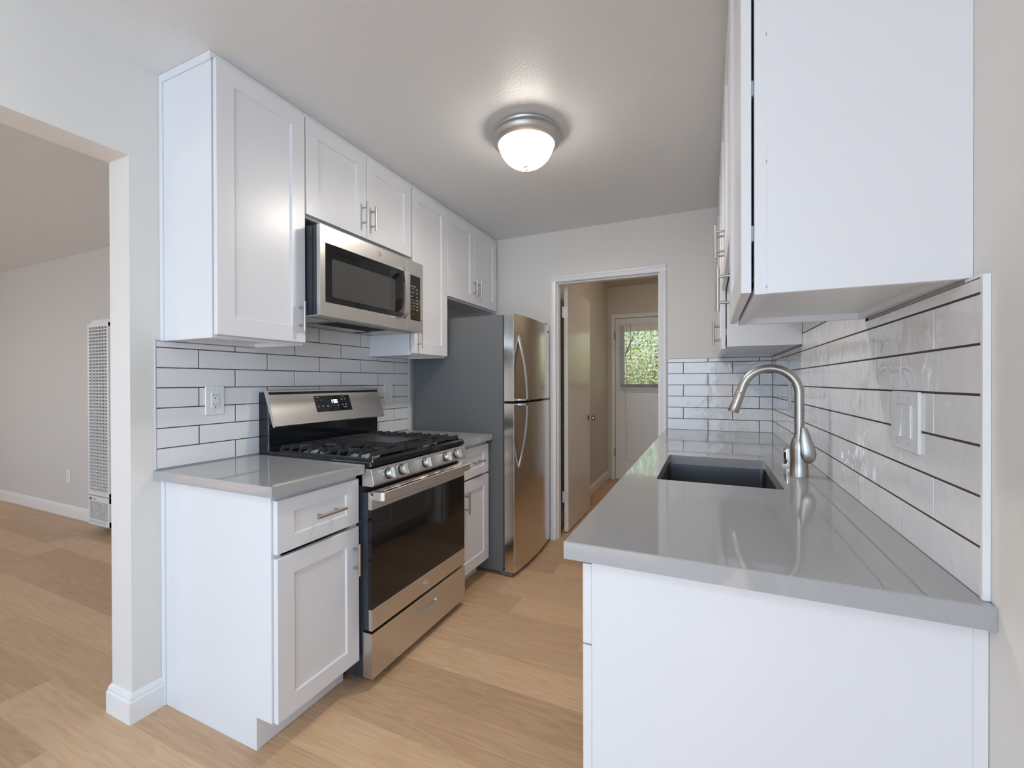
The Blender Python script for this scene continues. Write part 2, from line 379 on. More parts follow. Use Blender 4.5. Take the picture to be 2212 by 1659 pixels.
for k in range(10): prism(bm, [(yb-.012, 1.182+k*.0045-.002), (yb+.012, 1.182+k*.0045), (yb+.012, 1.183+k*.0045), (yb-.012, 1.183+k*.0045-.002)], 'x', bx0, bx1)
finish('stacked_slats', bm, M_blind, bl)
boxo('bottom_rail', bl, M_blind, bx0, bx1, yb-.013, yb+.013, 1.160, 1.178, bev=.002)
bm = B()
for x in (.992, 1.137, 1.283, 1.43): box(bm, x-.0012, x+.0012, yb-.013, yb-.0118, 1.17, 1.965); box(bm, x-.003, x+.003, yb-.0135, yb-.0125, 1.90, 1.96)
finish('ladder_cord', bm, M_gray, bl)
bm = B(); tube(bm, [(1.041, yb-.022, 1.975), (1.041, yb-.022, 1.53)], .004, 8); finish('wand', bm, M_gray, bl)

# garden beyond the door
bm = B(); box(bm, -8, 12, 5.85, 16, -.25, -.15); struct('ground_outside', bm, M_ground)
bm = B(); box(bm, -1.5, 4.2, 6.98, 7.08, 2.05, 2.17); box(bm, -1.5, 4.2, 6.90, 7.14, 2.17, 2.22); box(bm, -1.5, 4.2, 5.9, 7.22, 2.30, 2.34); box(bm, -1.5, 4.2, 6.98, 7.06, 2.22, 2.30)
tag(finish('porch_beam', bm, M_porch), 'white painted porch beam seen through the top of the hall door window', 'beam')
bush = thing('leafy_bush', 'dense bright green bush filling the hall door window', 'bush', (1.6, 9.0, -.15))
bm = B(); bm2 = B()
for i in range(52000):
    x = random.uniform(-1.2, 4.4); z = random.uniform(-.1, 3.3); y = 8.2+random.random()**1.5*1.6+.35*math.sin(x*2.1)+.25*math.sin(z*2.7+x)
    if z > 2.35+.5*math.sin(x*1.7)+random.random()*.5 : continue
    L_ = random.uniform(.03, .065); a = random.uniform(0, 2*PI); d = Vector((math.cos(a), random.uniform(-.7, .4), math.sin(a))).normalized(); s = d.cross(Vector((random.uniform(-.5, .5), 1, random.uniform(-.8, .2)))).normalized()*L_*.25
    c = Vector((x, y, z)); t = bm if random.random() < .6 else bm2
    vs_ = [t.verts.new(c+p) for p in (-d*L_/2, s, d*L_/2, -s)]; t.faces.new(vs_)
finish('foliage', bm, M_leaf, bush)['kind'] = 'stuff'; finish('light_foliage', bm2, M_leaf2, bush)['kind'] = 'stuff'
bm = B()
for k in range(9):
    x = -1+k*.65; tube(bm, [(x, 9.2, -.15), (x+random.uniform(-.2, .2), 9.1, 1.2), (x+random.uniform(-.4, .4), 9.0, 2.4)], [.04, .03, .012], 8)
finish('stems', bm, M_bark, bush)

# ------------------------------------------------------------------ tiled backsplashes
PZ, PL, G = .0785, .3083, .0040
def tiles(name, axis, face, nrm, u0, u1, zones, off0, off1, z0, m, label, flip=False, z_first=None):
    """axis: 'x' wall plane x=face (u=y) or 'y' wall plane y=face (u=x); zones: (ua, ub, ztop). off0/off1: joint positions of even/odd rows"""
    bm = B()
    def put(ua, ub, za, zb, th, mi, bev=0):
        if axis == 'x': box(bm, face, face-nrm*th, ua, ub, za, zb, mi=mi, bev=bev)
        else: box(bm, ua, ub, face, face-nrm*th, za, zb, mi=mi, bev=bev)
    for ua, ub, zt in zones:
        # grout bed just under the glaze, reaching the wall
        if axis == 'x': box(bm, face-nrm*.0016, face-nrm*.0052, ua, ub, z0-.0005, zt, mi=1)
        else: box(bm, ua, ub, face-nrm*.0016, face-nrm*.0052, z0-.0005, zt, mi=1)
    row = 0; ztop = max(q[2] for q in zones); us, ue = zones[0][0], zones[-1][1]
    while z0+row*PZ < ztop-.008:
        za = z0+row*PZ; off = off0 if row % 2 == 0 else off1; k = math.floor((us-off)/PL)-1
        while off+k*PL < ue:
            a = max(off+k*PL+G/2, us+G*.3); b = min(off+(k+1)*PL-G/2, ue-G*.1); k += 1
            if b-a < .006: continue
            over = [q for q in zones if q[0] < b and q[1] > a]
            tops = {round(min(za+PZ-G, q[2]-.001), 4) for q in over}
            if len(tops) == 1: over = [(a, b, over[0][2])]
            for q in over:
                ca, cb, zb = max(a, q[0]), min(b, q[1]), min(za+PZ-G, q[2]-.001)
                if zb-za > .007 and cb-ca > .004: put(ca, cb, za, zb, .0052, 0, bev=.0009)
        row += 1
    return tag(finish(name, bm, [m, M_grout]), label, 'backsplash')
tl = tiles('tile_backsplash', 'x', .0015, 1, .927, 2.464, [(.9275, 1.335, 1.412), (1.335, 2.1, 1.60), (2.1, 2.464, 1.412)], 1.234, 1.0815, .9185, M_tileL, 'white subway tile backsplash with dark grout behind the gas range')
tr = tiles('tile_backsplash', 'x', R, -1, .870, D, [(.870, 1.413, 1.408), (1.413, 2.259, 1.66), (2.259, D-.008, 1.408)], 1.172, 1.0215, .9150, M_tile, 'glossy wavy white tile backsplash on the wall beside the faucet')
tf = tiles('tile_backsplash', 'y', D-.0075, -1, 1.670, R, [(1.670, R-.001, 1.411)], 1.931, 1.7735, .9150, M_tile, 'short glossy white tile backsplash at the counter end next to the doorway')
def edge_trim(p, pieces):
    bm = B()
    for a in pieces: box(bm, *a, bev=.001)
    o = finish('edge_trim', bm, M_lgray, p); o['label'] = 'satin metal edge strip'
edge_trim(tl, [(-.0038, .003, .9225, .9275, .9145, 1.415), (-.0038, .003, .9275, .943, 1.412, 1.4155)])
bm = B(); box(bm, R-.002, RW-.0003, .860, .868, .9145, 1.411, bev=.001); box(bm, R-.002, RW-.0003, .868, .911, 1.408, 1.412)
finish('edge_trim', bm, M_plastic, tr)
bm = B(); box(bm, 1.664, 1.670, D-.010, D-.0003, .9145, 1.415); box(bm, 1.670, 2.0, D-.010, D-.0003, 1.411, 1.415); finish('edge_trim', bm, M_lgray, tf)
# white strip of wall finish between the tile end and the fridge
bm = B(); box(bm, -.0039, .004, 2.466, 2.489, .914, 1.43); struct('trim_4', bm, M_trim)

# ------------------------------------------------------------------ cabinets
def shaker(name, parent, xf, s, y0, y1, z0, z1, fy=.065, fz=.068, th=.019, rec=.008):
    """s=+1: front faces +x (xf is the front), s=-1: faces -x"""
    bm = B(); e = .0015
    def ring(a, b, x): return [bm.verts.new((x, y, z)) for y, z in ((y0+a, z0+b), (y1-a, z0+b), (y1-a, z1-b), (y0+a, z1-b))]
    rs = [ring(0, 0, xf-s*th), ring(0, 0, xf-s*e), ring(e, e, xf), ring(fy, fz, xf), ring(fy+.0035, fz+.0035, xf-s*rec)]
    for a, b in zip(rs, rs[1:]):
        for j in range(4): bm.faces.new((a[j], a[(j+1) % 4], b[(j+1) % 4], b[j]))
    bm.faces.new(rs[0]); bm.faces.new(rs[-1])
    return finish(name, bm, M_cab, parent)
def pull(parent, xf, s, y, z, vert=True, L=.127, off=.032):
    """bar pull centred on y,z"""
    bm = B(); r = .006
    q = L*.30
    if vert:
        tube(bm, [(xf+s*off, y, z-L/2), (xf+s*off, y, z+L/2)], r, 14)
        for k in (-q, q): tube(bm, [(xf, y, z+k), (xf+s*off, y, z+k)], r*.72, 12)
    else:
        tube(bm, [(xf+s*off, y-L/2, z), (xf+s*off, y+L/2, z)], r, 14)
        for k in (-q, q): tube(bm, [(xf, y+k, z), (xf+s*off, y+k, z)], r*.72, 12)
    return finish('bar_pull', bm, M_nickel, parent)
DF = .327
def wall_cab(label, group, s, wx, bx, y0, y1, z0, z1, doors, zd0, zd1, name='wall_cabinet', endpanel=0, cleat=True):
    """wx wall face x, bx box front x; doors: (ya, yb, handle y or None, handle z)"""
    t = thing(name, label, 'cabinet', ((wx+bx)/2, (y0+y1)/2, z0), group)
    bm = B(); a, b = sorted((wx, bx)); p = .016
    box(bm, a, b, y0, y0+p, z0, z1, bev=.0008); box(bm, a, b, y1-p, y1, z0, z1, bev=.0008)
    box(bm, a, b, y0+p, y1-p, z0+.016, z0+.032); box(bm, a, b, y0+p, y1-p, z1-p, z1)
    f0, f1 = sorted((bx, bx-s*.019))
    box(bm, f0, f1, y0+p, y1-p, z0, z0+.036); box(bm, f0, f1, y0+p, y1-p, z1-.03, z1-p)
    c0, c1 = sorted((wx, wx+s*.018)); box(bm, c0, c1, y0+p, y1-p, z0+.001, z0+.016)
    box(bm, c0, c1, y0+p, y1-p, z0+.032, z1-p)
    finish('body', bm, M_cab, t)
    for ya, yb, hy, hz in doors:
        d = shaker('door', t, bx+s*.0225, s, ya, yb, zd0, zd1, th=.0175)
        if hy is not None: pull(d, bx+s*.0225, s, hy, hz)
    return t
# left run
zt = 2.4150; DT = 2.4150; UB = 1.4125
g1 = 'white wall cabinets above the range side'
c1 = wall_cab('tall white wall cabinet with one shaker door, left of the microwave', g1, 1, -.003, .305, .9505, 1.334, UB, H-.001, [(.955, 1.331, 1.300, 1.534)], UB+.011, DT)
bm = B()  # scribe mouldings: down the wall edge, under the ceiling
box(bm, -.003, .014, .943, .9505, UB, H-.001, bev=.001); box(bm, .014, .312, .943, .9505, H-.030, H-.001, bev=.001); box(bm, .305, .312, .9505, 1.334, H-.020, H-.001, bev=.001)
finish('scribe_moulding', bm, M_cab, c1)
c2 = wall_cab('short white two-door wall cabinet directly above the microwave', g1, 1, -.003, .305, 1.3355, 2.0825, 1.980, H-.001, [(1.338, 1.708, 1.678, 2.100), (1.711, 2.080, 1.741, 2.100)], 1.990, DT)
boxo('scribe_moulding', c2, M_cab, .305, .312, 1.3355, 2.0825, H-.020, H-.001, bev=.001)
c3 = wall_cab('narrow tall white wall cabinet between the microwave and the fridge cabinet', g1, 1, -.003, .305, 2.0845, 2.4685, UB, H-.001, [(2.090, 2.4670, 2.135, 1.520)], UB+.011, DT)
boxo('scribe_moulding', c3, M_cab, .305, .312, 2.0845, 2.4685, H-.020, H-.001, bev=.001)
c4 = wall_cab('short white two-door wall cabinet over the refrigerator', g1, 1, -.003, .305, 2.4705, D-.003, 1.825, H-.001, [(2.4735, 2.8455, 2.825, 1.955), (2.8485, 3.215, 2.893, 1.955)], 1.836, DT)
boxo('scribe_moulding', c4, M_cab, .305, .312, 2.4705, D-.003, H-.020, H-.001, bev=.001)
# right run
g2 = 'white wall cabinets above the sink side'
c5 = wall_cab('large white wall cabinet nearest the camera, its flat end panel facing the room', g2, -1, R-.0005, 2.0125, .913, 1.4115, 1.414, H-.001, [(.916, 1.4085, 1.375, 1.5175)], 1.419, DT)
bm = B(); box(bm, 2.0335, RW-.0005, .9105, .913, 1.4145, H-.001); box(bm, R-.0005, RW-.0005, .913, .935, 1.416, H-.001)
ep = finish('end_panel', bm, M_cab, c5)
bm = B()
for z in (1.425, 1.66, 1.9): box(bm, 2.0315, 2.0335, .9122, .9132, z, z+.006)
finish_each('panel_tack', bm, M_gray, c5)
bm = B(); box(bm, 2.0077, 2.0123, .925, .945, 1.52, 1.55, bev=.001); box(bm, 2.0077, 2.0123, .925, .945, 1.80, 1.83, bev=.001); finish_each('hinge', bm, M_lgray, c5)
c6 = wall_cab('short white two-door wall cabinet above the sink', g2, -1, R-.0005, 2.0125, 1.4135, 2.2565, 1.672, H-.001, [(1.417, 1.8335, 1.804, 1.782), (1.8365, 2.2535, 1.866, 1.782)], 1.68, DT)
c7 = wall_cab('white two-door wall cabinet in the far corner by the doorway wall', g2, -1, R-.0005, 2.0125, 2.2585, D-.009, 1.414, H-.001, [(2.2615, 2.628, 2.598, 1.5165), (2.631, D-.030, 2.661, 1.5165)], 1.405, DT)
boxo('end_panel', c7, M_cab, 2.0335, R-.001, 2.2565, 2.2585, 1.4145, 1.67)
bm = B(); box(bm, 2.0077, 2.0123, 2.27, 2.29, 1.47, 1.50, bev=.001); lathe(bm, (2.03, 2.30, 1.4139), [(0, .001), (.008, .001), (.008, -.003), (0, -.003)], 16); finish_each('hinge', bm, M_lgray, c7)

def base_cab(label, group, s, wx, bx, y0, y1, fronts, toe=.075, near_end=True, ztop=.876):
    """fronts: (kind, ya, yb, za, zb, handle) ; handle (y, z, vertical)"""
    t = thing('base_cabinet', label, 'cabinet', ((wx+bx)/2, (y0+y1)/2, 0), group)
    bm = B(); p = .018
    pts = [(wx, 0), (bx-s*toe, 0), (bx-s*toe, .114), (bx, .114), (bx, ztop), (wx, ztop)]
    prism(bm, pts, 'y', y0, y0+p); prism(bm, pts, 'y', y1-p, y1)
    a, b = sorted((wx, bx-s*.001)); box(bm, a, b, y0+p, y1-p, .114, .132)
    f0, f1 = sorted((bx, bx-s*.019)); q = .035
    box(bm, f0, f1, y0+p, y0+q, .132, ztop); box(bm, f0, f1, y1-q, y1-p, .132, ztop); box(bm, f0, f1, y0+q, y1-q, ztop-.03, ztop)
    c0, c1_ = sorted((wx, wx+s*.006)); box(bm, c0, c1_, y0+p, y1-p, .132, ztop)
    finish('body', bm, M_cab, t)
    k0, k1 = sorted((bx-s*toe, bx-s*(toe+.016))); boxo('toe_kick', t, M_cab, k0, k1, y0+p, y1-p, .002, .1135)
    for kind, ya, yb, za, zb, h in fronts:
        fz = .049 if kind == 'drawer' else .066
        d = shaker(kind, t, bx+s*.0205, s, ya, yb, za, zb, fz=fz)
        if h: pull(d, bx+s*.0205, s, h[0], h[1], h[2], L=.135 if not h[2] else .127)
    return t
g3 = 'white base cabinets on the range side'
b1 = base_cab('white base cabinet with drawer and door, left of the gas range, plain end panel showing', g3, 1, -.003, .61, .9505, 1.3335,
    [('drawer', .958, 1.328, .677, .856, (1.1635, .766, False)), ('door', .958, 1.328, .113, .662, (1.297, .541, True))])
boxo('scribe_moulding', b1, M_cab, -.003, .016, .9425, .9505, .001, .876, bev=.001)
b2 = base_cab('narrow white base cabinet between the gas range and the refrigerator', g3, 1, -.003, .61, 2.0875, 2.4845,
    [('drawer', 2.096, 2.480, .672, .853, (2.305, .762, False)), ('door', 2.096, 2.480, .110, .660, (2.177, .541, True))])
g4 = 'white base cabinets on the sink side'
XB = 1.7075
b3 = base_cab('white base cabinet under the near end of the sink counter, big flat end panel', g4, -1, RW-.001, XB, .8705, 1.449,
    [('drawer', .874, 1.446, .693, .862, (1.16, .778, False)), ('door', .874, 1.446, .113, .689, (1.40, .58, True))])
boxo('end_panel', b3, M_cab, 1.7305, RW-.018, .8685, .8705, .001, .874)
boxo('scribe_moulding', b3, M_cab, RW-.018, RW-.001, .8655, .8705, .001, .874)
b4 = base_cab('white two-door sink base cabinet below the undermount sink', g4, -1, RW-.001, XB, 1.451, 2.249,
    [('drawer', 1.455, 2.245, .693, .862, None), ('door', 1.455, 1.8485, .113, .689, (1.815, .58, True)), ('door', 1.8515, 2.245, .113, .689, (1.885, .58, True))])
b5 = base_cab('white base cabinet at the far end of the sink run by the doorway', g4, -1, RW-.001, XB, 2.251, D-.003,
    [('drawer', 2.255, D-.03, .693, .862, (2.74, .778, False)), ('door', 2.255, 2.735, .113, .689, (2.70, .58, True)), ('door', 2.738, D-.03, .113, .689, (2.77, .58, True))])

# ------------------------------------------------------------------ countertops
ZC, TK = .914, .0365
bm = B(); box(bm, -.003, .6565, .9185, 1.3355, ZC-TK, ZC, bev=.0012); tag(finish('countertop', bm, M_quartz, loc=(.33, 1.13, ZC-TK)), 'short grey quartz countertop left of the gas range', 'countertop')
bm = B(); box(bm, -.003, .6565, 2.0835, 2.4865, ZC-TK, ZC, bev=.0012); ct2 = finish('countertop', bm, M_quartz, loc=(.33, 2.28, ZC-TK)); tag(ct2, 'narrow grey quartz countertop between the gas range and the refrigerator', 'countertop')
bm = B(); lathe(bm, (.6565, 2.468, ZC-.018), [(0, 0), (.007, 0), (.007, .002), (.004, .002), (0, .001)], 16, 'x'); finish('screw_cap', bm, M_gray, ct2)
# right countertop with the sink cut-out
def rrect(x0, x1, y0, y1, r, k=6):
    out = []
    for cx, cy, a0 in ((x1-r, y1-r, 0), (x0+r, y1-r, 90), (x0+r, y0+r, 180), (x1-r, y0+r, 270)):
        for i in range(k+1):
            a = math.radians(a0+90*i/k); out.append((cx+r*math.cos(a), cy+r*math.sin(a)))
    return out
SX = (1.769, 2.148, 1.535, 2.081)
bm = B(); xo = (1.6545, RW-.0005, .8435, D-.001)
inner = rrect(*SX, .012)
outer = []
kk = 7
corner = [(xo[1], xo[3]), (xo[0], xo[3]), (xo[0], xo[2]), (xo[1], xo[2])]
def loop(pts, z): return [bm.verts.new((x, y, z)) for x, y in pts]
for z in (ZC, ZC-TK):
    pass
ch = .0018
it, ib = loop(inner, ZC), loop(inner, ZC-TK)
oc = loop([(a, b) for a, b in corner], ZC-ch); ot = loop([(xo[1]-ch, xo[3]-ch), (xo[0]+ch, xo[3]-ch), (xo[0]+ch, xo[2]+ch), (xo[1]-ch, xo[2]+ch)], ZC); ob = loop(corner, ZC-TK)
def fan(inn, out):
    for q in range(4):
        seg = inn[q*kk:(q+1)*kk]
        for a, b in zip(seg, seg[1:]): bm.faces.new((out[q], a, b))
        bm.faces.new((out[q], seg[-1], inn[((q+1) % 4)*kk], out[(q+1) % 4]))
fan(it, ot); fan(ib, ob)
for a, b in ((it, ib), (ot, oc), (oc, ob)):
    k = len(a)
    for j in range(k): bm.faces.new((a[j], a[(j+1) % k], b[(j+1) % k], b[j]))
ct3 = tag(finish('countertop', bm, M_quartz, loc=(2.0, 2.05, ZC-TK)), 'long grey quartz countertop with the sink cut into it', 'countertop')
# sink
sk = thing('sink', 'rectangular undermount stainless sink sunk into the long grey countertop', 'sink', (1.96, 1.81, ZC-TK-.21))
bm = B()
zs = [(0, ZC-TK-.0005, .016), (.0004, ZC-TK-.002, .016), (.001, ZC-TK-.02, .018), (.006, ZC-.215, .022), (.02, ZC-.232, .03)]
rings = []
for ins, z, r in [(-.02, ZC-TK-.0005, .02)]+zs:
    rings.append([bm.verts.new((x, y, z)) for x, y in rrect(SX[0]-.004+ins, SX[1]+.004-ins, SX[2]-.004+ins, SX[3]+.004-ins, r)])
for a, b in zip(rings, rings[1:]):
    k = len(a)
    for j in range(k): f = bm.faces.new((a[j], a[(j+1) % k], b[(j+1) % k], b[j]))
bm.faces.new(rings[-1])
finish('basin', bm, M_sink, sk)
bm = B(); lathe(bm, (1.97, 1.86, ZC-.2318), [(.055, .0), (.055, .003), (.042, .004), (.038, -.004), (0, -.004)], 32); finish('drain', bm, M_chrome, sk)
# faucet
fx, fy = 2.2265, 1.791
fa = thing('faucet', 'brushed nickel gooseneck pull-down faucet standing behind the sink', 'faucet', (fx, fy, ZC))
bm = B(); lathe(bm, (fx, fy, ZC), [(.0295, 0), (.0295, .001), (.0285, .003), (.0282, .050), (.0285, .095), (.0275, .112), (.0235, .126), (.0180, .138), (.0165, .150), (0, .150)], 40); finish('body', bm, M_nickel, fa)
path = [(fx, fy, ZC+.148)]; z0 = 1.2065; rad = .0905
path += [(fx, fy, z0-.03), (fx, fy, z0)]
for i in range(1, 25):
    a = math.radians(165*i/24); path.append((fx-rad+rad*math.cos(a), fy-.0*i, z0+rad*math.sin(a)))
path.append(Vector(path[-1])+(Vector(path[-1])-Vector(path[-2])).normalized()*.021)
bm = B(); tube(bm, path, .0152, 24); finish('spout', bm, M_nickel, fa)
pe = Vector(path[-1]); pd = (pe-Vector(path[-2])).normalized(); pe = pe-pd*.020
bm = B(); pe = pe+pd*.020; hp = [pe+pd*t for t in (0, .002, .012, .045, .076, .078)]; tube(bm, hp, [.0155, .0162, .0168, .0178, .0190, .0180], 24)
tube(bm, [pe+pd*.03+Vector((-.0185, 0, -.006)), pe+pd*.052+Vector((-.0195, 0, -.006))], .005, 10, mi=1)
finish('spray_head', bm, [M_nickel, M_gray], fa)
bm = B()  # paddle lever: teardrop blade on the side of the body
lp = [(fx+.010, fy-.026, 1.088), (fx+.011, fy-.0265, 1.082), (fx+.014, fy-.028, 1.055), (fx+.019, fy-.031, 1.02), (fx+.022, fy-.032, .997), (fx+.021, fy-.031, .979), (fx+.018, fy-.030, .970), (fx+.016, fy-.029, .967)]
tube(bm, lp, [.006, .010, .0155, .021, .0235, .020, .013, .006], 28, flat=(1, .42)); tube(bm, [(fx, fy, .996), (fx+.014, fy-.026, .998)], .0150, 24)
finish('lever_handle', bm, M_nickel, fa)
ag = thing('air_gap', 'small chrome dishwasher air gap cap beside the faucet', 'air gap', (2.221, 1.985, ZC))
bm = B(); lathe(bm, (2.221, 1.985, ZC), [(.020, 0), (.0205, .004), (.018, .009), (0, .009)], 28); finish('gasket', bm, M_plastic, ag)
bm = B(); lathe(bm, (2.221, 1.985, ZC+.009), [(.0172, 0), (.0172, .055), (.0155, .061), (.010, .064), (0, .064)], 28); finish('cap', bm, M_chrome, ag)
bm = B(); box(bm, 2.2055, 2.2075, 1.968, 1.974, ZC+.03, ZC+.05)
lathe(bm, (2.2085, 1.9715, ZC+.03), [(0, 0), (.0035, 0), (.0035, .026), (0, .026)], 12); finish('slot', bm, M_dark, ag)

# ------------------------------------------------------------------ wall plates
def plate(name, label, face, s, y0, y1, z0, z1, kind, cat, axis='x'):
    t = thing(name, label, cat, (face, (y0+y1)/2, (z0+z1)/2) if axis == 'x' else ((y0+y1)/2, face, (z0+z1)/2))
    def bx(bm, a, b, ya, yb, za, zb, **k):
        if axis == 'x': box(bm, face+s*a, face+s*b, ya, yb, za, zb, **k)
        else: box(bm, ya, yb, face+s*a, face+s*b, za, zb, **k)
    bm = B(); bx(bm, 0, .006, y0, y1, z0, z1, bev=.002); finish('cover_plate', bm, M_plastic, t)
    zc = (z0+z1)/2
    def recept(yc):
        bm = B(); bx(bm, .006, .009, yc-.0165, yc+.0165, zc-.034, zc+.034, bev=.0008); o = finish('receptacle', bm, M_plastic, t)
        bm = B()
        for q in (-.019, .019):
            for dy in (-.0065, .0065): bx(bm, .0085, .0092, yc+dy-.0011, yc+dy+.0011, zc+q-.001, zc+q+.008)
            bx(bm, .0085, .0092, yc-.0024, yc+.0024, zc+q-.012, zc+q-.0065)
        finish('slots', bm, M_dark if kind != 'combo' else M_lgray, o)
    def rocker(yc):
        bm = B()
        if axis == 'x': prism(bm, [(face+s*.006, zc-.034), (face+s*.0065, zc+.034), (face+s*.006, zc+.034)], 'y', yc-.0165, yc+.0165)
        f = [(face+s*.005, zc-.034), (face+s*.0115, zc-.034), (face+s*.0075, zc+.002), (face+s*.0065, zc+.034), (face+s*.005, zc+.034)]
        prism(bm, f, 'y', yc-.0155, yc+.0155); finish('rocker', bm, M_plastic, t)
        bm = B(); box(bm, face+s*.0055, face+s*.0063, yc-.0172, yc+.0172, zc-.0355, zc+.0355); finish('rocker_gap', bm, M_gray, t)
    ym = (y0+y1)/2
    if kind == 'outlet': recept(ym)
    elif kind == 'switch': rocker(ym)
    elif kind == 'combo': recept(ym-.0235); rocker(ym+.0235)
    bm = B()
    for yc in ([ym] if kind != 'combo' else [ym-.0235, ym+.0235]):
        for q in (-.048, .048): bx(bm, .0058, .0066, yc-.003, yc+.003, zc+q-.003, zc+q+.003, bev=.0002)
    finish_each('screw', bm, M_lgray, t)
    return t
plate('wall_outlet', 'white duplex outlet in the tile left of the gas range', .0015, 1, 1.1035, 1.181, 1.113, 1.2365, 'outlet', 'outlet')
plate('light_switch', 'white rocker switch in the tile between the range and the refrigerator', .0015, 1, 2.212, 2.289, 1.115, 1.2365, 'switch', 'switch')
plate('switch_plate', 'white double wall plate with rocker and outlet in the tile near the counter end', R, -1, 1.071, 1.211, 1.103, 1.227, 'combo', 'switch')
plate('wall_outlet', 'white outlet in the tile behind the faucet, seen edge-on', R, -1, 2.536, 2.609, 1.112, 1.235, 'outlet', 'outlet')
plate('wall_outlet', 'small white outlet low on the living room wall left of the heater', YL, -1, -3.585, -3.51, .315, .445, 'outlet', 'outlet', axis='y')

# ------------------------------------------------------------------ gas range
Y0, Y1 = 1.3385, 2.0805; YM = (Y0+Y1)/2
rg = thing('gas_range', 'stainless steel gas range with black cooktop between two base cabinets', 'range', (.34, YM, 0))
bm = B(); box(bm, .03, .638, Y0, Y1, .035, .903); 
for x in (.09, .57):
    for y in (Y0+.05, Y1-.05): tube(bm, [(x, y, 0), (x, y, .04)], .016, 10)
finish('body', bm, M_bside, rg)
# cooktop pan with raised rim
bm = B(); rim = .012
rs = []
def rloop(x0, x1, y0, y1, z, r=.015): return [bm.verts.new((x, y, z)) for x, y in rrect(x0, x1, y0, y1, r)]
rs = [rloop(.02, .672, Y0, Y1, .900), rloop(.02, .690, Y0-.001, Y1+.001, .905), rloop(.02, .688, Y0-.001, Y1+.001, .924), rloop(.024, .681, Y0+.005, Y1-.005, .932), rloop(.03, .668, Y0+.012, Y1-.012, .932), rloop(.04, .655, Y0+.022, Y1-.022, .921), rloop(.06, .60, Y0+.05, Y1-.05, .918)]
for a, b in zip(rs, rs[1:]):
    k = len(a)
    for j in range(k): f = bm.faces.new((a[j], a[(j+1) % k], b[(j+1) % k], b[j])); f.smooth = True
bm.faces.new(rs[0]); bm.faces.new(rs[-1])
finish('cooktop', bm, M_enamel, rg)
# control panel
bm = B(); prism(bm, [(.60, .824), (.690, .824), (.700, .834), (.684, .897), (.60, .901)], 'y', Y0, Y1, bev=.0015)
cp = finish('control_panel', bm, M_steel, rg)
nx, nz = Vector((.063, 0, .016)).normalized().x, Vector((.063, 0, .016)).normalized().z
for ky in (1.437, 1.525, 1.700, 1.878, 1.978):
    c = Vector((.692, ky, .863)); a = Vector((nx, 0, nz)); k = 1
    bm = B(); tube(bm, [c-a*.002, c+a*.004], .0245, 28, mi=1)
    tube(bm, [c+a*.003, c+a*.008, c+a*.024, c+a*.026], [.0205, .0215, .0205, .0190], 32)
    # grip bar
    e = Vector((0, 0, 1)); e = (e-a*e.dot(a)).normalized(); s = a.cross(e)
    for sg in (1,):
        v = [bm.verts.new(c+a*h+e*ee+s*ss) for h in (.025, .040) for ee, ss in ((-.021, -.0085), (.021, -.0085), (.021, .0085), (-.021, .0085))]
        fs = [bm.faces.new([v[i] for i in f]) for f in ((3, 2, 1, 0), (4, 5, 6, 7), (0, 1, 5, 4), (1, 2, 6, 5), (2, 3, 7, 6), (3, 0, 4, 7))]
        bmesh.ops.bevel(bm, geom=list({q for f in fs for q in f.edges}), offset=.002, segments=2, affect='EDGES')
    finish('knob', bm, [M_steel, M_black], rg)
bm = B()
for ky in (1.437, 1.525, 1.700, 1.878, 1.978): box(bm, .688, .6895, ky-.034, ky-.031, .884, .887)
finish_each('knob_mark', bm, M_black, cp)
# oven door
od = thing('oven_door', '', '', (.66, YM, .234)); del od['label']; del od['category']
bpy.data.objects.remove(od)
bm = B(); box(bm, .640, .6675, Y0+.001, Y1-.001, .236, .800); od = finish('oven_door', bm, M_bside, rg)
DX = .6845
bm = B(); box(bm, .668, DX, Y0+.002, Y1-.002, .322, .728); finish('window_glass', bm, M_bglass, od)
bm = B(); box(bm, .668, DX+.0005, Y0+.001, Y1-.001, .235, .3215, bev=.001); ls = finish('lower_strip', bm, M_steel, od)
bm = B(); prism(bm, [(.668, .729), (DX+.0005, .729), (DX+.0005, .782), (.670, .801), (.668, .801)], 'y', Y0+.001, Y1-.001, bev=.001)
us = finish('upper_strip', bm, M_steel, od)
bm = B()
for a, b in ((1.405, 1.470), (1.50, 1.655), (1.685, 1.845), (1.875, 1.945)):
    for t0, t1 in ((.18, .36), (.58, .76)):
        p0 = Vector((DX+.0008, 0, .7825)).lerp(Vector((.6683, 0, .8015)), t0); p1 = Vector((DX+.0008, 0, .7825)).lerp(Vector((.6683, 0, .8015)), t1)
        v = [bm.verts.new((p.x+.0003, y, p.z+.0004)) for p, y in ((p0, a+.03), (p0, b+.03), (p1, b+.03), (p1, a+.03))]; bm.faces.new(v)
        v = [bm.verts.new((p.x-.004, y, p.z-.004)) for p, y in ((p0, a+.03), (p0, b+.03), (p1, b+.03), (p1, a+.03))]; bm.faces.new(v)
finish('vent_slots', bm, M_dark, od)
